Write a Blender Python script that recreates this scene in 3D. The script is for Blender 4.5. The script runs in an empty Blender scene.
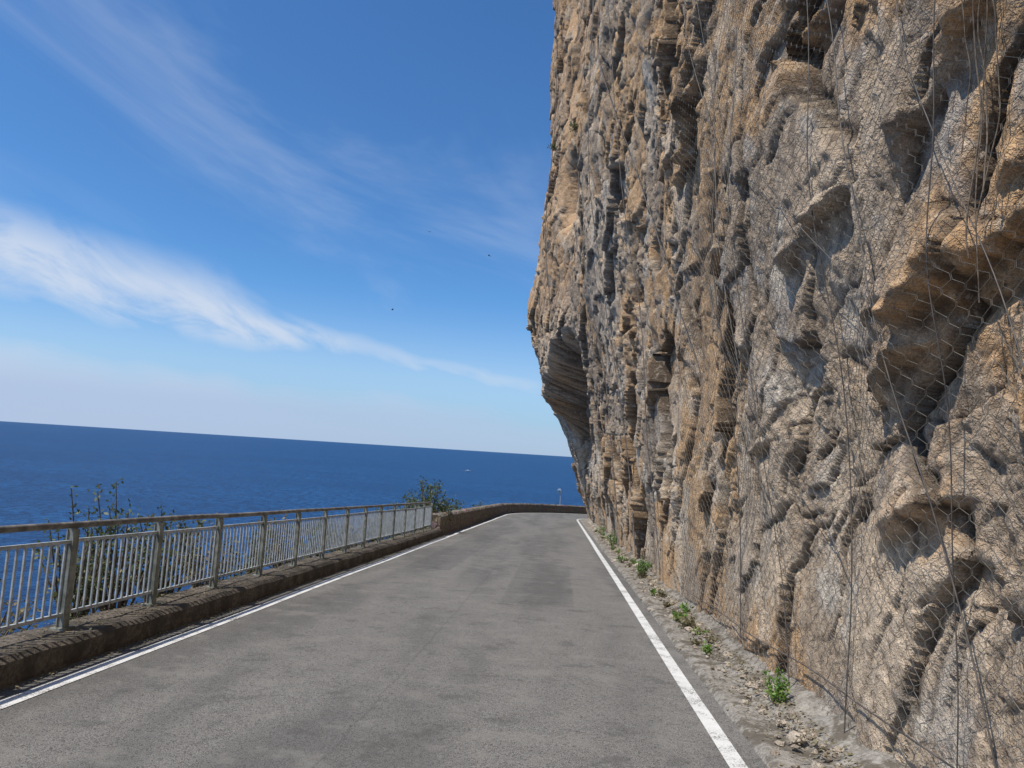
import bpy, math, numpy as np
from mathutils import Vector, Matrix
rng=np.random.default_rng(7)
scene=bpy.context.scene
SL=-0.0533; S0=50.0; RC=25.95
# ---------------------------------------------------------------- path frame
def P(s,o,h=0.0):
    s,o,h=np.broadcast_arrays(np.asarray(s,float),np.asarray(o,float),np.asarray(h,float))
    th=np.maximum(s-S0,0)/28.0
    st=np.minimum(s,S0)
    x=RC-(RC-o)*np.cos(th); y=st+(RC-o)*np.sin(th)
    return np.stack([x,y,SL*s+h],-1)
# ---------------------------------------------------------------- noise
def hsh(ix,iy,seed):
    n=(ix.astype(np.int64)*374761393+iy.astype(np.int64)*668265263+seed*1442695041)&0xffffffff
    n=((n^(n>>13))*1274126177)&0xffffffff
    n=((n^(n>>16))*2246822519)&0xffffffff
    n=n^(n>>15)
    return (n&0xffffff)/float(0xffffff)
def vn(x,y,seed=0):
    ix=np.floor(x);iy=np.floor(y);fx=x-ix;fy=y-iy
    ix=ix.astype(np.int64);iy=iy.astype(np.int64)
    ux=fx*fx*fx*(fx*(fx*6-15)+10);uy=fy*fy*fy*(fy*(fy*6-15)+10)
    a=hsh(ix,iy,seed);b=hsh(ix+1,iy,seed);c=hsh(ix,iy+1,seed);d=hsh(ix+1,iy+1,seed)
    return ((a+(b-a)*ux)*(1-uy)+(c+(d-c)*ux)*uy)*2-1
def fbm(x,y,seed=0,o=4,g=.5):
    r=0;a=1;t=0
    for i in range(o):
        c_,s_=math.cos(i*.9),math.sin(i*.9)
        r=r+a*vn((x*c_-y*s_)*2**i+i*17.3,(x*s_+y*c_)*2**i-i*9.1,seed+i);t+=a;a*=g
    return r/t
def facet(x,y,seed,bias=1.1,dyk=1.0):
    ix=np.floor(x).astype(np.int64);iy=np.floor(y).astype(np.int64)
    f1=np.full(x.shape,9.);f2=np.full(x.shape,9.);val=np.zeros(x.shape)
    for i in(-1,0,1):
        for j in(-1,0,1):
            cx=ix+i;cy=iy+j
            px=cx+hsh(cx,cy,seed);py=cy+hsh(cx,cy,seed+11)
            dx=x-px;dy=y-py;d=dx*dx+dy*dy
            v=(hsh(cx,cy,seed+21)*2-1)*1.3*dx+(hsh(cx,cy,seed+31)*2-bias)*dyk*dy+(hsh(cx,cy,seed+41)*2-1)*.5
            m=d<f1
            f2=np.where(m,f1,np.minimum(f2,d));val=np.where(m,v,val);f1=np.where(m,d,f1)
    return val,np.sqrt(f2)-np.sqrt(f1)
def sst(a,b,x):
    t=np.clip((x-a)/(b-a),0,1);return t*t*(3-2*t)
# ---------------------------------------------------------------- mesh utils
def mk(name,V,F,mat=None,smooth=False,attrs=None,parent=None,col=None):
    V=np.asarray(V,float).reshape(-1,3);F=np.asarray(F,np.int32)
    me=bpy.data.meshes.new(name)
    k=F.shape[1]
    me.vertices.add(len(V));me.vertices.foreach_set('co',V.astype(np.float32).ravel())
    me.loops.add(F.size);me.loops.foreach_set('vertex_index',F.ravel())
    me.polygons.add(len(F));me.polygons.foreach_set('loop_start',np.arange(0,F.size,k,dtype=np.int32))
    me.polygons.foreach_set('loop_total',np.full(len(F),k,np.int32))
    me.polygons.foreach_set('use_smooth',np.full(len(F),smooth))
    me.update(calc_edges=True)
    if attrs:
        for n,a in attrs.items():
            at=me.attributes.new(n,'FLOAT','POINT');at.data.foreach_set('value',np.asarray(a,np.float32).ravel())
    if col is not None:
        at=me.attributes.new('col','FLOAT_COLOR','POINT');c4=np.ones((len(V),4),np.float32);c4[:,:3]=np.asarray(col).reshape(-1,3);at.data.foreach_set('color',c4.ravel())
    me.validate()
    ob=bpy.data.objects.new(name,me);scene.collection.objects.link(ob)
    if mat:me.materials.append(mat)
    if parent:ob.parent=parent
    return ob
def gridF(n,m,flip=False):
    i=np.arange(n*m).reshape(n,m)
    f=np.stack([i[:-1,:-1],i[1:,:-1],i[1:,1:],i[:-1,1:]],-1).reshape(-1,4)
    return f[:,::-1] if flip else f
class MB:
    def __init__(s):s.v=[];s.f=[];s.n=0
    def add(s,V,F):
        V=np.asarray(V,float).reshape(-1,3);s.v.append(V);s.f.append(np.asarray(F)+s.n);s.n+=len(V)
    def hexa(s,c):
        s.add(c,[[0,3,2,1],[4,5,6,7],[0,1,5,4],[1,2,6,5],[2,3,7,6],[3,0,4,7]])
    def box(s,c,d):
        x,y,z=c;a,b,e=d[0]/2,d[1]/2,d[2]/2
        s.hexa([(x-a,y-b,z-e),(x+a,y-b,z-e),(x+a,y+b,z-e),(x-a,y+b,z-e),(x-a,y-b,z+e),(x+a,y-b,z+e),(x+a,y+b,z+e),(x-a,y+b,z+e)])
    def pbox(s,s0,s1,o0,o1,h0,h1):
        c=[P(s0,o0,h0),P(s0,o1,h0),P(s1,o1,h0),P(s1,o0,h0),P(s0,o0,h1),P(s0,o1,h1),P(s1,o1,h1),P(s1,o0,h1)]
        s.hexa(np.array(c))
    def tube(s,pts,r,k=6):
        pts=np.asarray(pts,float);n=len(pts);r=np.broadcast_to(np.asarray(r,float),(n,))
        t=np.gradient(pts,axis=0);t/=np.linalg.norm(t,axis=1)[:,None]+1e-9
        up=np.where(np.abs(t[:,2:3])>.9,[[1,0,0]],[[0,0,1]])
        a=np.cross(t,up);a/=np.linalg.norm(a,axis=1)[:,None];b=np.cross(t,a)
        an=np.arange(k)*2*np.pi/k
        V=pts[:,None]+r[:,None,None]*(np.cos(an)[None,:,None]*a[:,None]+np.sin(an)[None,:,None]*b[:,None])
        F=[]
        for i in range(n-1):
            for j in range(k):F.append([i*k+j,i*k+(j+1)%k,(i+1)*k+(j+1)%k,(i+1)*k+j])
        s.add(V,F)
    def out(s,name,mat,smooth=False,parent=None):
        return mk(name,np.concatenate(s.v),np.concatenate(s.f),mat,smooth,parent=parent)
# ---------------------------------------------------------------- node utils
class NT:
    def __init__(s,nt):s.t=nt;s.n=nt.nodes;s.l=nt.links
    def link(s,v,inp):
        if isinstance(v,bpy.types.NodeSocket):s.l.new(v,inp)
        elif v is not None:
            if hasattr(inp.default_value,'__len__') and not hasattr(v,'__len__'):v=[v]*len(inp.default_value)
            if hasattr(v,'__len__') and len(v)==3 and len(inp.default_value)==4:v=(*v,1)
            inp.default_value=v
    def m(s,op,a,b=None,c=None,clamp=False):
        n=s.n.new('ShaderNodeMath');n.operation=op;n.use_clamp=clamp
        for i,v in enumerate((a,b,c)):
            if v is not None:s.link(v,n.inputs[i])
        return n.outputs[0]
    def mix(s,f,a,b,mode='MIX'):
        n=s.n.new('ShaderNodeMix');n.data_type='RGBA';n.blend_type=mode
        s.link(f,n.inputs[0]);s.link(a,n.inputs[6]);s.link(b,n.inputs[7]);return n.outputs[2]
    def ramp(s,v,a,b,lo=0.,hi=1.):
        n=s.n.new('ShaderNodeMapRange');n.interpolation_type='SMOOTHSTEP'
        for i,x in enumerate((v,a,b,lo,hi)):s.link(x,n.inputs[i])
        return n.outputs[0]
    def noise(s,vec,sc,det=4,rough=.55,dist=0,scale=None):
        if scale is not None:
            mp=s.n.new('ShaderNodeMapping');mp.inputs['Scale'].default_value=scale;s.l.new(vec,mp.inputs[0]);vec=mp.outputs[0]
        n=s.n.new('ShaderNodeTexNoise');n.inputs['Scale'].default_value=sc;n.inputs['Detail'].default_value=det
        n.inputs['Roughness'].default_value=rough;n.inputs['Distortion'].default_value=dist
        s.l.new(vec,n.inputs['Vector']);return n.outputs[0]
    def vor(s,vec,sc,feat='F1',out='Distance'):
        n=s.n.new('ShaderNodeTexVoronoi');n.feature=feat;n.inputs['Scale'].default_value=sc;s.l.new(vec,n.inputs['Vector']);return n.outputs[out]
    def attr(s,name,o='Fac'):
        n=s.n.new('ShaderNodeAttribute');n.attribute_name=name;return n.outputs[o]
    def pos(s):return s.n.new('ShaderNodeNewGeometry').outputs['Position']
    def bump(s,h,st,dist=.01,nrm=None):
        n=s.n.new('ShaderNodeBump');n.inputs['Strength'].default_value=st;n.inputs['Distance'].default_value=dist
        s.l.new(h,n.inputs['Height'])
        if nrm:s.l.new(nrm,n.inputs['Normal'])
        return n.outputs[0]
def mat(name):
    m=bpy.data.materials.new(name);m.use_nodes=True
    t=NT(m.node_tree);b=m.node_tree.nodes['Principled BSDF'];return m,t,b
def simple(name,c1,c2,sc=20,rough=.6,metal=0,bs=.2,bd=.005):
    m,t,b=mat(name);p=t.pos();n=t.noise(p,sc,3,.6)
    t.link(t.mix(t.ramp(n,.35,.65),c1,c2),b.inputs['Base Color']);b.inputs['Roughness'].default_value=rough;b.inputs['Metallic'].default_value=metal
    return m
# ================================================================ CAMERA
cam=bpy.data.cameras.new('camera');co=bpy.data.objects.new('camera',cam);scene.collection.objects.link(co)
cam.lens=25;cam.sensor_width=36;cam.clip_start=.05;cam.clip_end=120000
co.matrix_world=Matrix.Translation((0,0,1.7))@Matrix.Rotation(math.radians(4.4),4,'Z')@Matrix.Rotation(math.radians(95.5),4,'X')@Matrix.Rotation(math.radians(3.58),4,'Z')
scene.camera=co
# ================================================================ LIGHT
el=math.radians(60);az=math.radians(236)
sd=Vector((math.sin(az)*math.cos(el),math.cos(az)*math.cos(el),math.sin(el)))
L=bpy.data.lights.new('sun','SUN');L.energy=4.8;L.angle=math.radians(.53);L.color=(1,.945,.86)
lo=bpy.data.objects.new('sun',L);scene.collection.objects.link(lo);lo.rotation_euler=sd.to_track_quat('Z','Y').to_euler()
w=bpy.data.worlds.new('World');scene.world=w;w.use_nodes=True
t=NT(w.node_tree);bg=w.node_tree.nodes['Background'];bg.inputs[1].default_value=.1
sk=t.n.new('ShaderNodeTexSky');sk.sky_type='NISHITA';sk.sun_disc=False;sk.sun_elevation=el;sk.sun_rotation=az
sk.air_density=1.0;sk.dust_density=.4;sk.ozone_density=3
tc=t.n.new('ShaderNodeTexCoord');sx=t.n.new('ShaderNodeSeparateXYZ');t.l.new(tc.outputs['Generated'],sx.inputs[0])
A=t.m('MULTIPLY',t.m('ARCTAN2',sx.outputs[0],sx.outputs[1]),57.2958)
E=t.m('MULTIPLY',t.m('ARCSINE',sx.outputs[2]),57.2958)
def comb(x,y,z=0.):
    c=t.n.new('ShaderNodeCombineXYZ');t.link(x,c.inputs[0]);t.link(y,c.inputs[1]);t.link(z,c.inputs[2]);return c.outputs[0]
base=t.mix(1.,sk.outputs[0],(.60,1.03,1.42),'MULTIPLY')
T=t.m('SUBTRACT',E,t.m('ADD',t.m('MULTIPLY',A,-.150),4.8))
wob=t.noise(comb(t.m('MULTIPLY',A,.10),t.m('MULTIPLY',T,.14)),1.,3,.55)
Tw=t.m('ADD',T,t.m('MULTIPLY',t.m('SUBTRACT',wob,.5),3.2))
W=t.ramp(A,-30,-18,3.6,1.5)
band=t.ramp(t.m('DIVIDE',t.m('ABSOLUTE',Tw),W),0.1,1.15,1,0)
tex=t.noise(comb(t.m('ADD',t.m('MULTIPLY',A,.16),t.m('MULTIPLY',T,.15)),t.m('MULTIPLY',T,.30)),1.,5,.58,.5)
cb=t.m('MULTIPLY',t.m('MULTIPLY',band,t.ramp(tex,.20,.60)),t.m('MULTIPLY',t.ramp(wob,.30,.55,.6,1.),t.ramp(A,-26,-14,1.,.62)))
hed=t.m('ADD',t.m('ADD',E,t.m('MULTIPLY',t.m('SUBTRACT',wob,.5),3.5)),t.m('MULTIPLY',A,.045))
haze=t.m('MULTIPLY',t.ramp(hed,1.2,5.4,.95,0),t.ramp(A,-48,12,1.,.8))
hz2=t.ramp(E,0,13,.55,0)
haze=t.m('MAXIMUM',haze,hz2)
cir=t.noise(comb(t.m('ADD',t.m('MULTIPLY',A,.03),t.m('MULTIPLY',E,.015)),t.m('ADD',t.m('MULTIPLY',E,.085),t.m('MULTIPLY',A,.022)),4.2),1.,5,.6,.8)
ca=t.ramp(cir,.46,.82,0,.26)
al=t.m('MAXIMUM',t.m('MAXIMUM',t.m('MULTIPLY',cb,.92),haze),ca)
cc=t.mix(t.ramp(E,2,6.5),(4.5,5.6,7.7),(6.4,7.2,8.5))
t.link(t.mix(al,base,cc),bg.inputs[0])
# ================================================================ MATERIALS
def asphalt_nodes(t):
    p=t.pos()
    g=t.noise(p,130,1,.75);g2=t.noise(p,34,3,.72);big=t.noise(p,.9,2,.6,scale=(1,.16,1));med=t.noise(p,2.6,4,.68)
    c=t.mix(t.ramp(g,.36,.64),(.055,.052,.048),(.265,.252,.23))
    c=t.mix(t.ramp(g2,.42,.66,0,.6),c,(.225,.213,.195))
    c=t.mix(t.ramp(g2,.44,.30,0,.6),c,(.055,.052,.048))
    c=t.mix(t.ramp(big,.40,.60,0,.5),c,(.085,.082,.077))
    c=t.mix(t.ramp(med,.52,.66,0,.42),c,(.23,.217,.195))
    c=t.mix(t.ramp(med,.46,.32,0,.45),c,(.07,.067,.062))
    crm=t.m('MULTIPLY',t.ramp(t.m('ABSOLUTE',t.m('SUBTRACT',med,.47)),.0,.0035,1,0),t.ramp(big,.52,.60))
    sp=t.n.new('ShaderNodeSeparateXYZ');t.l.new(p,sp.inputs[0])
    se=t.m('ABSOLUTE',t.m('ADD',t.m('ADD',sp.outputs[0],1.35),t.m('MULTIPLY',t.m('SUBTRACT',med,.5),.14)))
    sm=t.m('MULTIPLY',t.ramp(se,.003,.02,1,0),t.ramp(g2,.44,.58))
    def rect(xc,hw,yc,hl):
        return t.m('MULTIPLY',t.ramp(t.m('ABSOLUTE',t.m('ADD',sp.outputs[0],t.m('ADD',t.m('MULTIPLY',med,.14),-xc))),hw,hw+.05,1,0),t.ramp(t.m('ABSOLUTE',t.m('ADD',sp.outputs[1],t.m('ADD',t.m('MULTIPLY',med,.2),-yc))),hl,hl+.08,1,0))
    bx=t.m('MAXIMUM',rect(-.2,.55,14.5,3.2),rect(-2.6,.45,21,6))
    c=t.mix(t.m('MULTIPLY',bx,.25),c,(.06,.058,.055))
    c=t.mix(t.m('MULTIPLY',t.m('MAXIMUM',sm,crm),.42),c,(.035,.033,.03))
    return p,c,t.m('ADD',t.m('MULTIPLY',g,.7),t.m('MULTIPLY',g2,.6)),crm
m_asp,t,b=mat('asphalt');p,c,h,_=asphalt_nodes(t)
t.link(c,b.inputs['Base Color']);b.inputs['Roughness'].default_value=.88;b.inputs['Specular IOR Level'].default_value=.3
t.link(t.bump(h,.9,.012),b.inputs['Normal'])
m_line,t,b=mat('road_paint');p,c,h,crm=asphalt_nodes(t)
we=t.m('ADD',t.m('MULTIPLY',t.noise(p,70,4,.7),.6),t.m('MULTIPLY',t.noise(p,5,4,.6),.4))
pc=t.mix(t.noise(p,9,4),(.55,.54,.51),(.76,.75,.72))
c=t.mix(t.m('MULTIPLY',t.ramp(we,.38,.50),t.m('SUBTRACT',1.,crm)),c,pc)
t.link(c,b.inputs['Base Color']);b.inputs['Roughness'].default_value=.7;t.link(t.bump(h,.6,.008),b.inputs['Normal'])
m_conc,t,b=mat('weathered_concrete');p=t.pos()
n1=t.noise(p,3,5,.65);n2=t.noise(p,25,4,.7)
c=t.mix(t.ramp(n2,.3,.7),(.065,.052,.038),(.19,.155,.12));c=t.mix(t.ramp(n1,.42,.62,0,.85),c,(.05,.04,.027))
t.link(c,b.inputs['Base Color']);b.inputs['Roughness'].default_value=.92;t.link(t.bump(t.m('ADD',n1,n2),.8,.03),b.inputs['Normal'])
m_verge,t,b=mat('verge_concrete_and_debris');p=t.pos()
n1=t.noise(p,2.6,5,.7);n2=t.noise(p,40,3,.75);n3=t.noise(p,9,4,.7)
c=t.mix(t.ramp(n2,.3,.7),(.16,.143,.118),(.33,.30,.26));c=t.mix(t.ramp(n1,.46,.58,0,.85),c,(.095,.078,.055));c=t.mix(t.ramp(n3,.52,.64,0,.55),c,(.40,.37,.32));c=t.mix(t.ramp(n3,.46,.36,0,.7),c,(.095,.078,.058))
t.link(c,b.inputs['Base Color']);b.inputs['Roughness'].default_value=.95;t.link(t.bump(n2,.8,.02),b.inputs['Normal'])
# rock: broad geology and painted hollow shade come from the mesh colour attribute, fine grain from nodes
m_rock,t,b=mat('limestone_cliff');p=t.pos()
A4=t.noise(p,9,5,.72,.5);A5=t.noise(p,60,2,.7)
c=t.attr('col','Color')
c=t.mix(t.ramp(A4,.52,.68,0,.5),c,(.74,.63,.49))
c=t.mix(t.ramp(A4,.45,.33,0,.68),c,(.125,.09,.062))
c=t.mix(t.ramp(A5,.36,.56,.42,0),c,(.15,.115,.085))
t.link(c,b.inputs['Base Color']);b.inputs['Roughness'].default_value=.93;b.inputs['Specular IOR Level'].default_value=.2
t.link(t.bump(t.m('ADD',A4,t.m('MULTIPLY',A5,.20)),1.,.075),b.inputs['Normal'])
m_wall,t,b=mat('rubble_masonry');p=t.pos()
v=t.vor(p,4.5,'F1','Color');ve=t.vor(p,4.5,'DISTANCE_TO_EDGE');n=t.noise(p,9,4,.7)
c=t.mix(t.ramp(n,.3,.7),(.10,.075,.055),(.24,.185,.135));c=t.mix(.3,c,t.mix(.8,v,(.22,.17,.12)));c=t.mix(t.ramp(ve,.06,.0,0,.7),c,(.07,.058,.045))
t.link(c,b.inputs['Base Color']);b.inputs['Roughness'].default_value=.93
t.link(t.bump(t.m('ADD',t.ramp(ve,0,.12),n),.8,.04),b.inputs['Normal'])
m_soil,t,b=mat('scrub_soil');p=t.pos()
n=t.noise(p,1.3,4,.65);n2=t.noise(p,9,4,.7)
c=t.mix(t.ramp(n,.4,.6),(.05,.06,.025),(.16,.13,.085));c=t.mix(t.ramp(n2,.5,.7,0,.6),c,(.24,.21,.16))
t.link(c,b.inputs['Base Color']);b.inputs['Roughness'].default_value=.95;t.link(t.bump(n2,.9,.15),b.inputs['Normal'])
m_sea,t,b=mat('sea_water');p=t.pos()
n1=t.noise(p,.30,4,.7,.3,scale=(1,.7,1));n2=t.noise(p,.006,3,.6,scale=(.35,1.5,1));n3=t.noise(p,.05,3,.65,scale=(.7,1.2,1))
c=t.mix(t.ramp(n1,.36,.64),(.001,.014,.056),(.010,.088,.235));c=t.mix(t.ramp(n3,.42,.66,0,.5),c,(.0015,.024,.09));c=t.mix(t.ramp(n2,.42,.62,0,.45),c,(.002,.03,.10))
t.link(c,b.inputs['Base Color']);b.inputs['Roughness'].default_value=.4;b.inputs['Specular IOR Level'].default_value=.12
t.link(t.bump(n1,1.,1.8),b.inputs['Normal'])
m_galv=simple('painted_steel_pale',(.30,.33,.34),(.48,.51,.53),12,.5)
m_post=simple('painted_steel_grey_green',(.14,.15,.125),(.28,.29,.26),9,.6)
m_rail=simple('handrail_oxidised',(.10,.09,.075),(.24,.22,.19),7,.55)
m_wire=simple('netting_wire',(.13,.12,.105),(.24,.22,.19),6,.6)
m_cable=simple('steel_rope',(.05,.045,.04),(.12,.10,.085),8,.6)
m_white=simple('white_gelcoat',(.7,.71,.72),(.8,.8,.8),2,.35)
m_dark=simple('dark_glass',(.02,.03,.04),(.04,.05,.06),2,.15)
m_bird=simple('gull_feathers',(.12,.12,.13),(.3,.3,.3),3,.8)
m_mirror=simple('mirror_glass',(.5,.55,.6),(.55,.6,.65),.5,.05,1.)
m_bark=simple('bark',(.09,.065,.045),(.2,.16,.12),30,.9)
def leafmat(name,c1,c2,c3):
    m,t,b=mat(name);a=t.attr('tint')
    c=t.mix(t.ramp(a,0,.6),c1,c2);c=t.mix(t.ramp(a,.75,1.),c,c3)
    t.link(c,b.inputs['Base Color']);b.inputs['Roughness'].default_value=.55
    tr=t.n.new('ShaderNodeBsdfTranslucent');t.link(c,tr.inputs[0]);ms=t.n.new('ShaderNodeMixShader');ms.inputs[0].default_value=.3
    t.l.new(b.outputs[0],ms.inputs[1]);t.l.new(tr.outputs[0],ms.inputs[2]);t.l.new(ms.outputs[0],t.n['Material Output'].inputs[0]);return m
m_leaf=leafmat('shrub_leaves',(.045,.065,.02),(.12,.15,.05),(.26,.22,.10))
m_weed=leafmat('weed_leaves',(.07,.14,.02),(.15,.27,.04),(.28,.32,.07))
m_dry=leafmat('dry_scrub',(.12,.10,.055),(.21,.18,.09),(.34,.28,.18))
# ================================================================ SEA, HILLSIDE
mk('sea',[(-60000,-60000,-45),(60000,-60000,-45),(60000,60000,-45),(-60000,60000,-45)],[[0,1,2,3]],m_sea)
s=np.concatenate([np.arange(-60,60,.6),np.arange(60,104,1.2)]);dd=np.concatenate([[-8.,-2],np.linspace(0,8,24),np.linspace(9,90,60)])
Sg,Dg=np.meshgrid(s,dd,indexing='ij')
hz=np.where(Dg<0,-.06,-.1-1.05*np.maximum(Dg,0)**1.0)+fbm(Sg/3,Dg/3,5)*.5*sst(.3,3,Dg)+fbm(Sg/14,Dg/14,9)*4*sst(4,20,Dg)
mk('hillside',P(Sg,-4.6-Dg,hz),gridF(len(s),len(dd)),m_soil,True)
# ================================================================ ROAD
def strip(name,o0,o1,h,m,s0=-40,s1=100,no=2,fn=None,ds=.5):
    s=np.arange(s0,s1+.01,ds);o=np.linspace(o0,o1,no);S,O=np.meshgrid(s,o,indexing='ij')
    H=np.full(S.shape,h) if fn is None else h+fn(S,O)
    return mk(name,P(S,O,H),gridF(len(s),no,True),m,True)
und=lambda S,O:fbm(S/4,O/2,3,2)*.008
strip('road',-4.12,1.5,0,m_asp,no=16,fn=und)
strip('road_marking',-3.85,-3.71,.005,m_line,fn=und,s1=100,no=3)
strip('road_marking',1.20,1.325,.005,m_line,fn=und,no=3)
s=np.arange(-20,100,.06);o=np.linspace(1.44,2.7,30);S,O=np.meshgrid(s,o,indexing='ij')
rough=sst(1.62,1.9,O+fbm(S/1.1,O,44)*.22)
H=.012+.035*sst(1.46,1.52,O+fbm(S/.4,O,4)*.03)+.16*sst(1.7,2.3,O)+fbm(S/.35,O/.35,8,4)*(.008+.055*rough)
H=np.where(O<1.46,-.03,H)
mk('verge',P(S,O,H),gridF(len(s),30,True),m_verge,True)
def section(name,sec,s0,s1,ds,m,amp,sc,seed,ends=True):
    sec=np.array(sec,float);pts=[]
    for a,b2 in zip(sec[:-1],sec[1:]):
        n=max(1,int(np.hypot(*(b2-a))/.06));pts+= [a+(b2-a)*i/n for i in range(n)]
    pts.append(sec[-1]);pts=np.array(pts);s=np.arange(s0,s1+.001,ds)
    al=np.concatenate([[0],np.cumsum(np.hypot(*np.diff(pts,axis=0).T))])
    S,Q=np.meshgrid(s,al,indexing='ij');O=np.broadcast_to(pts[:,0],S.shape);H=np.broadcast_to(pts[:,1],S.shape)
    n1=fbm(S/sc,Q/sc,seed)*amp;n2=fbm(S/sc+50,Q/sc,seed+5)*amp
    V=P(S,O+n1,H+n2)
    return mk(name,V,gridF(*S.shape),m,False)
section('kerb',[(-4.05,-.06),(-4.055,.18),(-4.10,.22),(-4.55,.225),(-4.60,.18),(-4.63,-.6)],-30,25.2,.10,m_conc,.024,.35,11)
section('stone_wall',[(-4.08,-.08),(-4.12,.3),(-4.13,.64),(-4.2,.72),(-4.5,.72),(-4.58,.64),(-4.62,-.8)],25.0,100,.1,m_wall,.06,.3,21)
mb=MB();mb.pbox(24.93,25.0,-4.6,-4.12,-.1,.68);mb.out('stone_wall_end',m_wall).parent=bpy.data.objects['stone_wall']
# ================================================================ RAILING
par=bpy.data.objects.new('metal_railing',None);scene.collection.objects.link(par)
posts=MB();pan=MB();hr=MB()
ps=6.24-1.4*13+1.4*np.arange(27);ps=ps[ps<25.1]
ss=np.arange(ps[0]-.2,ps[-1]+.12,.35)
hr.tube(P(ss,-4.36+fbm(ss/3,ss*0,2)*.012,1.135+fbm(ss/2,ss*0+4,3)*.012),.03,10)
for i,q in enumerate(ps):
    posts.pbox(q-.028,q+.028,-4.395,-4.345,.22,1.11)
    posts.pbox(q-.04,q+.04,-4.345,-4.335,.22,1.10)
    posts.pbox(q-.04,q+.04,-4.405,-4.395,.22,1.10)
    posts.pbox(q-.08,q+.08,-4.44,-4.30,.205,.235)
    if i<len(ps)-1:
        a=q+.03;e=ps[i+1]-.03;dz=rng.normal(0,.008)
        pan.pbox(a,e,-4.385,-4.36,.975+dz,1.005+dz);pan.pbox(a,e,-4.385,-4.36,.335+dz,.365+dz)
        n=14
        for k in range(n):
            c=a+(e-a)*(k+.5)/n+rng.normal(0,.003)
            pan.pbox(c-.010,c+.010,-4.38,-4.366,.365+dz,.975+dz)
posts.out('posts',m_post,parent=par);pan.out('baluster_panels',m_galv,parent=par);hr.out('handrail',m_rail,True,parent=par)
# ================================================================ CLIFF
sc_=np.concatenate([np.arange(-12,2.2,.2),np.arange(2.2,7.5,.018),np.arange(7.5,14,.035),np.arange(14,30,.06),np.arange(30,52,.08),np.arange(52,99,.5)])
zc=np.concatenate([np.arange(-.4,5,.02),np.arange(5,12,.04),np.arange(12,34,.09),np.arange(34,50,.5)])
S,Z=np.meshgrid(sc_,zc,indexing='ij')
OV=.35+1.45*sst(5,30,S)+2.45*sst(30,43.5,S)-1.8*sst(52,70,S)
gz=np.interp(zc,[0,2,4.15,6.5,8.65,10.7,13.8,16.2,22,28,33,50],np.array([0,.5,1.15,2.2,3.5,4.2,4.5,4.45,3.8,4.1,4.6,3.9])/4.5)
kern=np.exp(-np.linspace(-2,2,31)**2);kern/=kern.sum()
gz=np.convolve(np.pad(gz,15,'edge'),kern,'valid')
base=2.12-OV*gz[None,:]
Sw=S+.34*fbm(S/1.3,Z/1.3,101,4);Zw=Z+.38*fbm(S/1.3,Z/1.3,131,4)
far=sst(8,22,S)
d=.30*fbm(S/5,Z/7,201,3)
f,e1=facet((Sw+.5*Zw)/2.5,(Zw-.35*Sw)/3.6,301,1.05,.75);d+=(.19+.12*far)*f-.03*(1-sst(0,.05,e1))
f,e2=facet((Sw+.8*Zw)/.95,(Zw-.75*Sw)/1.35,351,1.05,.7);d+=(.10+.05*far)*f-.02*(1-sst(0,.08,e2))
patchy=sst(-.15,.3,fbm(S/1.6,Z/1.9,333,3))
f,e3=facet((Sw+.7*Zw)/.34,(Zw-.6*Sw)/.44,401,1.05,.8);d+=(.018+.05*patchy)*f-.014*(1-sst(0,.15,e3))*patchy
f,e=facet(Sw/.12+.3*Zw,Zw/.14,451);d+=(.006+.02*patchy)*f
fl=1-np.abs(fbm(Sw/.6+.25*Z,Z/3.5,501,4))*2
flm=sst(-.1,.35,fbm(S/4,Z/6,777,2))
d+=.10*fl*flm*sst(9,16,S)*sst(.5,3,Z)*(1-.5*sst(30,40,S))
d+=.04*fbm(S/.3,Z/.35,551,5,.58)
def ledge(s0,z0,s1,z1,amp,up=.45):
    global d
    if s0>s1:s0,z0,s1,z1=s1,z1,s0,z0
    zz=z0+(z1-z0)*(S-s0)/(s1-s0)+.09*fbm(S/.3,S*0,int(s0*100),4)
    tt=Z-zz;m=sst(s0-.15,s0+.15,S)*(1-sst(s1-.15,s1+.15,S))*(.55+.6*sst(-.4,.4,fbm(S/.25,Z/.25,int(s1*90),2)))
    d+=m*amp*(sst(-.03,.04,tt)*np.exp(-np.maximum(tt,0)/up)-.45*np.exp(-((tt+.14)/.12)**2))
for a in [(5.1,2.5,4.3,2.75,.22),(4.4,2.85,3.4,3.2,.24),(5.0,1.5,4.1,1.75,.14),(3.6,1.9,3.0,2.2,.12),(6.4,3.8,5.3,4.1,.15),(7.8,2.2,6.8,2.4,.10),(4.6,4.0,3.6,4.4,.14),(9.5,4.5,8,5.1,.15),(12,7,10,8,.2),(6.6,5.9,5.4,6.4,.18)]:ledge(*a)
for cs,cz,a,rs,rz in [(34.5,16.7,-2.9,.9,1.3),(37.5,29,-2.,.9,1.5),(27,17,-.9,.5,.9),(8.6,3.2,-.15,.3,.2),(44,12.5,.35,3,2.0),(37,16,.4,2.5,3),(41,22,.3,2,2)]:
    d+=a*np.exp(-((S-cs)/rs)**2-((Z-cz)/rz)**2)
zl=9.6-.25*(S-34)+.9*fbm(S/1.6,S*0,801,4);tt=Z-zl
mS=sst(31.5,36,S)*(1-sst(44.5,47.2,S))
d-=3.6*mS*sst(.1,-1.3,tt)*np.exp(-(np.minimum(tt,0)/3.1)**2)*(.8+.5*fbm(S/.9,Z/2.2,811,4))
d+=.6*mS*sst(-.2,.4,tt)*np.exp(-np.maximum(tt,0)/1.4)
amp=.35+.65*sst(.2,2.2,Z)
d=np.where(Z<2.2,np.minimum(d*amp,.30+.3*sst(.3,2,Z)),d)
Of=base-d
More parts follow.
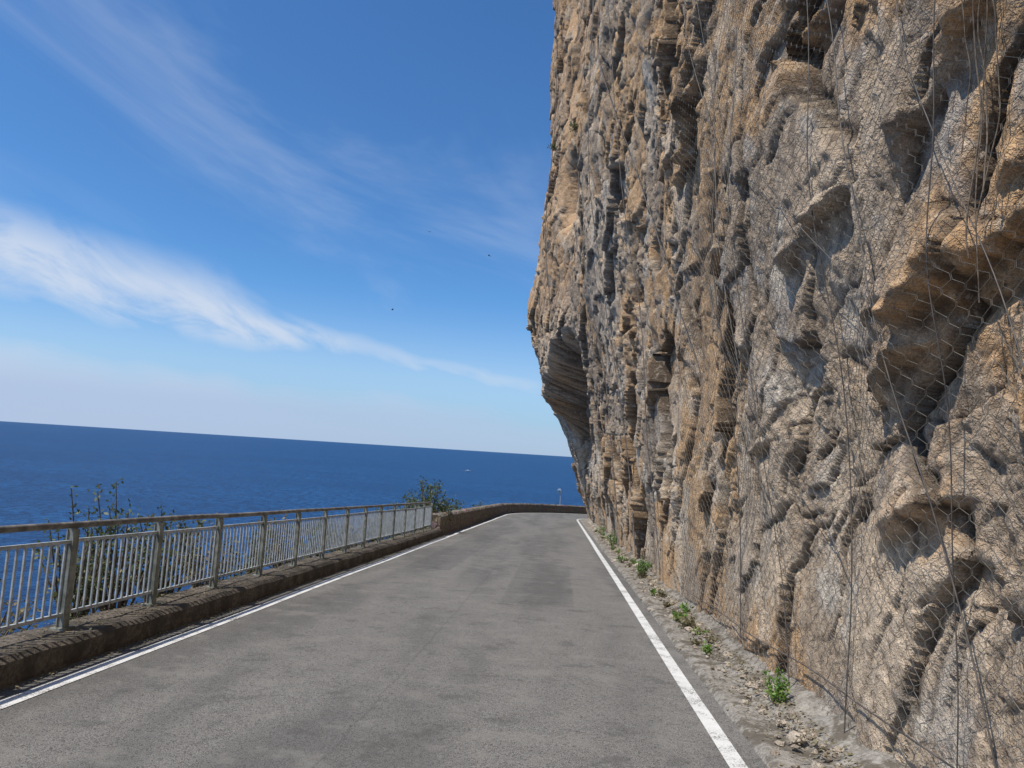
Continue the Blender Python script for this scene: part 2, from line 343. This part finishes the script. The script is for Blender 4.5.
def blur(a,k):
    for ax in(0,1):
        p_=np.pad(a,[(k,k) if i==ax else (0,0) for i in(0,1)],'edge');c=np.cumsum(p_,axis=ax)
        c=np.concatenate([np.zeros_like(np.take(c,[0],ax)),c],axis=ax)
        n=a.shape[ax];a=(np.take(c,range(2*k+1,2*k+1+n),ax)-np.take(c,range(0,n),ax))/(2*k+1)
    return a
cav_shade=np.clip(np.clip((blur(d,7)-d)/.075,0,1)*.6+np.clip((blur(d,2)-d)/.02,0,1)*.5,0,1)
Zf=Z+.05*fbm(S/.5,Z/.5,601,3)*sst(.3,1,Z)
org=sst(28,35,S)*(1-sst(52,60,S))*sst(7,13,Z)*.9+np.exp(-((S-4.0)/1.1)**2-((Z-2.9)/.5)**2)*1.+np.exp(-((S-4.4)/.8)**2-((Z-1.7)/.35)**2)*.7
def mx(f,a,b):return a*(1-f[...,None])+np.array(b)*f[...,None]
a1=fbm(S/2.0,Z/2.4,1001,5,.6);a2=fbm(Sw/2.4,Zw/3.2,1011,6,.6);a3=fbm(Sw/.5,Zw/.6,1021,6,.65)
s1_=fbm(Sw/.7+.12*Z,Z/5.5,1031,5,.65);s2_=fbm(Sw/.16+.1*Z,Z/1.3,1041,4,.6)
C_=np.zeros(S.shape+(3,))+np.array((.44,.335,.235))
C_=mx(sst(-.2,.25,a1),C_,(.66,.515,.365))
C_=mx(sst(.02,.25,a3)*.75,C_,(.46,.41,.355))
C_=mx(sst(.22,.42,a3+.3*a1)*.7,C_,(.76,.66,.52))
C_=mx(sst(.02,.14,a2)*sst(-.35,.1,a3)*.85,C_,(.64,.385,.18))
C_=mx(np.clip(org,0,1)*sst(-.3,.05,a3)*.85,C_,(.66,.39,.185))
C_=mx(sst(.10,.28,s1_)*.62*(.45+.55*far)*(1-.5*np.clip(org,0,1)),C_,(.21,.18,.155))
C_=mx(sst(.2,.40,s2_)*.5,C_,(.16,.13,.105))
crk=np.maximum((1-sst(.0,.05,e1)),(1-sst(0,.07,e2))*.8)*sst(-.2,.2,a3)
C_=mx(crk*.75,C_,(.06,.045,.033))
C_=mx(cav_shade*.82,C_,(.065,.048,.035))  # crevice shade painted into the rock colour wherever the displacement is concave
# undercut shade painted into the rock colour, in the recess and lower band
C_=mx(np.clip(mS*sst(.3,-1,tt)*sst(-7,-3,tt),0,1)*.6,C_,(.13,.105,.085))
V=P(S,Of,Zf)
back=[];
for k,(do,dz) in enumerate([(2,1),(6,2.5),(12,4),(18,5)]):
    back.append(P(S[:,-1],Of[:,-1]+do,Zf[:,-1]+dz+fbm(S[:,-1]/4,S[:,-1]*0+k,7)*1.0))
V=np.concatenate([V,np.stack(back,1)],1)
C_=np.concatenate([C_,np.zeros((C_.shape[0],4,3))+np.array((.3,.26,.2))],1)
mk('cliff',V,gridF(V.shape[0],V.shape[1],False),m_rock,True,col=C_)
env=Of.copy()
for ax in(0,1):
    e2_=env.copy()
    for k in range(1,13):
        e2_=np.minimum(e2_,np.roll(env,k,ax));e2_=np.minimum(e2_,np.roll(env,-k,ax))
    env=e2_
env=blur(blur(env,18),10)
def samp(s,z):
    s=np.asarray(s,float);z=np.asarray(z,float)
    i=np.clip(np.searchsorted(sc_,s)-1,0,len(sc_)-2);j=np.clip(np.searchsorted(zc,z)-1,0,len(zc)-2)
    a=np.clip((s-sc_[i])/(sc_[i+1]-sc_[i]),0,1);b_=np.clip((z-zc[j])/(zc[j+1]-zc[j]),0,1)
    return (env[i,j]*(1-a)+env[i+1,j]*a)*(1-b_)+(env[i,j+1]*(1-a)+env[i+1,j+1]*a)*b_
def net(name,s0,s1,z0,z1,cw,ch,r):
    nx=int((s1-s0)/cw);nz=int((z1-z0)/ch)
    I,K=np.meshgrid(np.arange(nx),np.arange(nz*2),indexing='ij')
    seg=(K//2)%2
    off=np.where((I%2)==0,1,-1)
    sx_=s0+cw*I+off*np.where(seg==0,.44,-.44)*cw
    zz=z0+ch*(K//2)+ch*.45*(K%2)
    sx_=sx_+fbm(sx_/.7,zz/.7,901,3)*.07;zz=zz+fbm(sx_/.7+40,zz/.7,905,3)*.07
    pts=P(sx_,samp(sx_,zz)+.015,zz)
    tdir=np.gradient(pts,axis=1);tdir/=np.linalg.norm(tdir,axis=2)[...,None]+1e-9
    a=np.cross(tdir,np.array([1.,0,0]));a/=np.linalg.norm(a,axis=2)[...,None]+1e-9;b_=np.cross(tdir,a)
    an=np.arange(3)*2*np.pi/3
    Vv=pts[:,:,None]+r*(np.cos(an)[None,None,:,None]*a[:,:,None]+np.sin(an)[None,None,:,None]*b_[:,:,None])
    idx=np.arange(Vv.shape[0]*Vv.shape[1]*3).reshape(Vv.shape[0],Vv.shape[1],3)
    F=[]
    for j in range(3):
        jj=(j+1)%3;F.append(np.stack([idx[:,:-1,j],idx[:,:-1,jj],idx[:,1:,jj],idx[:,1:,j]],-1).reshape(-1,4))
    return mk(name,Vv,np.concatenate(F),m_wire,False)
net('wire_netting',2.4,12,.15,8.5,.08,.07,.0018)
cb_=MB()
def cable(s0,z0,s1,z1,r=.007,sag=.2,off=.015):
    n=70;u=np.linspace(0,1,n)
    s_=s0+(s1-s0)*u+sag*np.sin(u*np.pi)+.05*fbm(u*3,u*0,int(abs(s0)*37+z0*11),3)
    z_=z0+(z1-z0)*u
    o_=samp(s_,z_);k2=np.ones(9)/9;o_=np.convolve(np.pad(o_,4,'edge'),k2,'valid')
    cb_.tube(P(s_,o_-off,z_),r,5)
cable(3.5,8,4.0,.2,.004,.2);cable(6.6,10,3.6,.4,.005,.3);cable(7.4,12,5.4,.1,.005,-.5);cable(9,14,6.6,.1,.005,.3)
cable(11.5,15,8.2,.3,.006,-.5);cable(20,22,14,.3,.010,.6);cable(27,28,18,.3,.014,.8)
cable(33,33,22,1,.015,.4);cable(5.8,9,3.2,2.2,.0035,.2);cable(9,6.5,4.6,2.6,.0035,-.4);cable(17,20,7.5,3,.006,-.5);cable(24,20,11,4,.010,.6);cable(13,8,5.5,1.2,.004,.3)
cable(40,33,36,11,.02,.5);cable(2.6,.45,12,.35,.006,.0,.03)
cb_.out('steel_cables',m_cable,True)
vb_=MB()
for k in range(5):
    u=np.linspace(0,1,50);s0=3.5+rng.normal(0,.07);
    s_=s0+.2*u+.08*fbm(u*3,u*0+k,70+k,3);z_=5.4-2.7*u*(.6+.4*rng.random())
    vb_.tube(P(s_,samp(s_,z_)-.01-.015*rng.random(),z_),.003+.002*rng.random(),4)
vb_.out('dry_vine',m_bark,True)
# ================================================================ PLANTS
def shrub(name,cx,cy,cz,h,rad,nb,nl,ls,lm,lean=(0,0),seed=0,up=1.0,width=.5):
    r=np.random.default_rng(seed);st=MB();C=[]
    for b_ in range(nb):
        ang=r.uniform(0,2*np.pi);rr=rad*np.sqrt(r.random());hh=h*r.uniform(.55,1.)*(1-.3*(rr/rad)**2)
        tip=np.array([cx+rr*np.cos(ang)+lean[0],cy+rr*np.sin(ang)+lean[1],cz+hh*up])
        b0=np.array([cx+r.normal(0,rad*.12),cy+r.normal(0,rad*.12),cz])
        mid=(b0+tip)/2+np.array([r.normal(0,.12*rad),r.normal(0,.12*rad),.1*h])
        u=np.linspace(0,1,7)[:,None];pt=(1-u)**2*b0+2*u*(1-u)*mid+u*u*tip
        st.tube(pt,np.linspace(.012,.003,7)*max(.4,h),4)
        n=int(nl/nb);uu=r.uniform(.3,1.04,n)**.8;uu=uu[:,None]
        q=(1-uu)**2*b0+2*uu*(1-uu)*mid+uu*uu*tip
        C.append(q+r.normal(0,1,(n,3))*rad*.13*(1.1-.5*uu))
    C=np.concatenate(C);n=len(C)
    d1=r.normal(0,1,(n,3));d1[:,2]+=.4;d1/=np.linalg.norm(d1,axis=1)[:,None]
    d2=np.cross(d1,r.normal(0,1,(n,3)));d2/=np.linalg.norm(d2,axis=1)[:,None]
    L_=(ls*r.uniform(.6,1.4,n))[:,None]
    Vv=np.stack([C,C+d1*L_*.5+d2*L_*width*.5,C+d1*L_,C+d1*L_*.5-d2*L_*width*.5],1)
    F=np.arange(n*4).reshape(-1,4);tint=np.repeat(np.clip(r.random(n)*.7+.3*vn(C[:,0]*4,C[:,2]*4+C[:,1]*3,seed)+.1,0,1),4)
    root=bpy.data.objects.new(name,None);scene.collection.objects.link(root)
    st.out('stems',m_bark,parent=root);mk('leaves',Vv,F,lm,False,{'tint':tint},parent=root)
    return root
def rz(y):return SL*y
k=0
for (x,y,h,r_,nb,nl,m) in [(-5.1,7.4,1.75,.42,18,800,m_leaf),(-5.15,8.2,1.9,.5,22,1300,m_leaf),(-5.1,9.1,1.75,.5,20,1100,m_leaf),(-5.1,10.3,1.3,.5,18,1200,m_dry),(-5.1,11.6,1.2,.5,16,1000,m_leaf),
    (-5.1,13.2,1.2,.6,18,1000,m_dry),(-5.1,15,1.3,.5,18,1100,m_leaf),(-5.1,17,1.15,.6,20,1200,m_dry),(-5.1,19.5,1.2,.6,20,1200,m_leaf),(-5.1,22,1.3,.7,22,1500,m_leaf),
    (-5.15,6.3,.95,.4,14,500,m_dry),(-5.1,24.5,1.4,.6,20,1300,m_leaf),(-5.1,5.2,.7,.35,8,300,m_leaf)]:
    k+=1;shrub('shrub',x,y,rz(y)-.40,h+.2,r_,nb,nl,.055 if y<12 else .065,m,seed=50+k)
shrub('coastal_bush',-5.0,26.9,rz(26.9)-.6,2.75,.95,34,4600,.085,m_leaf,seed=99)
shrub('coastal_bush',-5.0,30.5,rz(30.5)-.6,1.6,.8,24,1800,.085,m_dry,seed=98)
for i,y in enumerate([33,36.5,40,44,48]):
    shrub('shrub',-5.0,y,rz(y)-.5,1.4+.12*(i%2),.8,16,900,.09,[m_dry,m_leaf][i%2],seed=150+i)
n=26000;s_=rng.uniform(-15,75,n);dl=rng.uniform(.2,14,n)
cl=fbm(s_/1.2,dl/1.2,77,3)
kp=cl>-.05;s_=s_[kp];dl=dl[kp];cl=cl[kp];n=len(s_)
hh=-.1-1.05*dl+rng.random(n)*(.35+.6*cl)*np.minimum(1,.4+dl*.5)
C=P(s_,-4.6-dl,hh);d1=rng.normal(0,1,(n,3));d1[:,2]+=.5;d1/=np.linalg.norm(d1,axis=1)[:,None];d2=np.cross(d1,rng.normal(0,1,(n,3)));d2/=np.linalg.norm(d2,axis=1)[:,None]
L_=rng.uniform(.06,.16,n)[:,None]
mk('scrub_vegetation',np.stack([C,C+d1*L_*.5+d2*L_*.3,C+d1*L_,C+d1*L_*.5-d2*L_*.3],1),np.arange(n*4).reshape(-1,4),m_leaf,False,{'tint':np.repeat(rng.random(n),4)})
wl=[(1.88,6.3,.36,.13,460),(1.82,15.5,.5,.2,420),(1.75,9.8,.2,.12,200),(1.72,8.3,.13,.07,110),(1.8,24,.6,.25,350),(1.8,12.6,.16,.1,130),(1.7,19,.22,.15,150),(1.85,31,.5,.3,200)]
for i in range(22):
    y=rng.uniform(6.0,34);wl.append((rng.uniform(1.66,1.98),y,rng.uniform(.05,.22),rng.uniform(.05,.14),int(rng.uniform(50,140))))
for i,(x,y,h,r_,n) in enumerate(wl):
    shrub('weed',x,y,rz(y)+.04,h,r_,12,n,.035 if y<9 else .05,m_weed if (i not in(2,5) and i%3!=2) else m_dry,seed=200+i,width=.45)
for i,(s_,z_,h) in enumerate([(33,19.0,.8),(38,20.5,.6)]):
    q=P(s_,samp(s_,z_),z_);shrub('cliff_plant',q[0]+.1,q[1],q[2],h,h*.5,12,260,.09,m_leaf,lean=(-.2*h,-.1),seed=300+i,up=.6)
def rocks(name,cs,sizes,m,seed):
    r=np.random.default_rng(seed);ph=(1+5**.5)/2
    ic=np.array([(-1,ph,0),(1,ph,0),(-1,-ph,0),(1,-ph,0),(0,-1,ph),(0,1,ph),(0,-1,-ph),(0,1,-ph),(ph,0,-1),(ph,0,1),(-ph,0,-1),(-ph,0,1)])/1.9
    fc=np.array([(0,11,5),(0,5,1),(0,1,7),(0,7,10),(0,10,11),(1,5,9),(5,11,4),(11,10,2),(10,7,6),(7,1,8),(3,9,4),(3,4,2),(3,2,6),(3,6,8),(3,8,9),(4,9,5),(2,4,11),(6,2,10),(8,6,7),(9,8,1)])
    n=len(cs);V=ic[None]*r.uniform(.6,1.35,(n,12,1))*r.uniform(.6,1.3,(n,1,3))*np.array([1,1,.65])*sizes[:,None,None]
    a=r.uniform(0,6.28,n);ca,sa=np.cos(a),np.sin(a)
    X=V[...,0]*ca[:,None]-V[...,1]*sa[:,None];Y=V[...,0]*sa[:,None]+V[...,1]*ca[:,None]
    V=np.stack([X,Y,V[...,2]],-1)+cs[:,None]
    F=(fc[None]+np.arange(n)[:,None,None]*12).reshape(-1,3)
    col=np.repeat(np.array([(.5,.42,.33)])*r.uniform(.6,1.2,(n,1)),12,0)
    return mk(name,V,F,m,False,col=col)
n=3400;s_=2+43*rng.random(n)**1.5;o_=2.04-np.abs(rng.normal(0,.19,n));o_=np.maximum(o_,1.45);sz=rng.gamma(1.2,.013,n)+.004
rocks('rubble',P(s_,o_,.03+.06*sst(1.5,1.9,o_)+sz*.2),sz,m_rock,5)
n=7000;s_=rng.uniform(-5,25,n);o_=np.where(rng.random(n)<.6,rng.uniform(-4.58,-4.1,n),-4.03+np.abs(rng.normal(0,.05,n)));hz=np.where(o_<-4.05,.24,.012)
n2_=6000;s_=np.concatenate([s_,rng.uniform(3,30,n2_)]);o2=2.0-np.abs(rng.normal(0,.22,n2_));o2=np.maximum(o2,1.45);o_=np.concatenate([o_,o2]);hz=np.concatenate([hz,.05+.09*sst(1.5,1.95,o2)]);n=n+n2_
C=P(s_,o_,hz);d1=rng.normal(0,1,(n,3));d1[:,2]*=.25;d1/=np.linalg.norm(d1,axis=1)[:,None];d2=np.cross(d1,[[0,0,1.]]);d2/=np.linalg.norm(d2,axis=1)[:,None];L_=rng.uniform(.012,.04,n)[:,None]
mk('leaf_litter',np.stack([C,C+d1*L_*.5+d2*L_*.3,C+d1*L_,C+d1*L_*.5-d2*L_*.3],1),np.arange(n*4).reshape(-1,4),m_dry,False,{'tint':np.repeat(rng.random(n),4)})
# ================================================================ TRAFFIC MIRROR
root=bpy.data.objects.new('traffic_mirror',None);scene.collection.objects.link(root)
q=P(65.8,-4.75,0)
mb=MB();mb.tube([q+[0,0,-1.2],q+[0,0,1],q+[0,0,2.15]],.03,10);mb.out('pole',m_galv,True,parent=root)
bpy.ops.mesh.primitive_uv_sphere_add(segments=32,ring_count=16,radius=.2,location=q+np.array([-.12,-.1,2.0]));o1=bpy.context.object;o1.name='mirror_disc';o1.scale=(1,.22,1);o1.rotation_euler=(0,0,-.5);o1.data.materials.append(m_mirror);o1.parent=root
bpy.ops.mesh.primitive_torus_add(major_radius=.2,minor_radius=.02,location=q+np.array([-.12,-.1,2.0]),rotation=(math.pi/2,0,-.5));o1=bpy.context.object;o1.name='rim';o1.data.materials.append(m_post);o1.parent=root
# ================================================================ BOAT
root=bpy.data.objects.new('motor_boat',None);scene.collection.objects.link(root)
prof=[(-6,1.5,1.2,.9),(-3,1.8,1.3,1.0),(0,1.9,1.4,1.0),(3,1.5,1.6,.8),(5,.8,1.9,.35),(6.4,.03,2.2,.02)]
V=[];
for x,wd,z,wb in prof:V+=[(x,-wd,z),(x,-wb,-.3),(x,wb,-.3),(x,wd,z)]
F=gridF(6,4).tolist()+[[0,1,2,3]]+[[i*4,i*4+3,i*4+7,i*4+4] for i in range(5)]
hull=mk('hull',V,F,m_white,parent=root)
mb=MB();mb.hexa([(-3,-1.3,1.3),(2,-1.2,1.45),(2,1.2,1.45),(-3,1.3,1.3),(-2.6,-1.1,2.9),(.6,-1,2.9),(.6,1,2.9),(-2.6,1.1,2.9)]);mb.box((-4.2,0,2.4),(.12,2.6,.12));mb.box((-4.2,-1.25,1.85),(.1,.1,1.2));mb.box((-4.2,1.25,1.85),(.1,.1,1.2));mb.out('cabin',m_white,parent=root)
mb=MB();mb.box((-1,-1.22,2.2),(2.2,.06,.5));mb.box((-1,1.22,2.2),(2.2,.06,.5));mb.out('windows',m_dark,parent=root)
V=[];F=[]
for i in range(5):
    x=-6-i*1.8;wd=1+.22*i;V+=[(x,-wd,.3-.015*i),(x,wd,.3-.015*i)]
    if i:F.append([2*i-2,2*i-1,2*i+1,2*i])
mk('wake',V,F,m_white,parent=root)
root.location=(-206,1573,-45);root.rotation_euler=(0,0,math.radians(10))
# ================================================================ GULLS
for (x,y,z,a) in [(-29.6,140,45.5,.3),(-17,140,41,1.2),(-36,140,29,2.)]:
    V=[(0,.35,0),(0,-.3,0),(.45,.1,.16),(.4,-.12,.14),(.95,-.15,.05),(-.45,.1,.16),(-.4,-.12,.14),(-.95,-.15,.05),(0,.05,-.1),(0,-.5,.02),(0,.1,.07)]
    F=[(0,2,3),(0,3,1),(2,4,3),(0,6,5),(0,1,6),(5,6,7),(0,8,1),(0,1,10),(1,9,8)]
    g=mk('seagull',V,F,m_bird);g.location=(x,y,z);g.rotation_euler=(.1,.15,a);g.scale=(.75,.75,.75)
scene.view_settings.view_transform='Standard';scene.view_settings.look='None';scene.view_settings.exposure=0
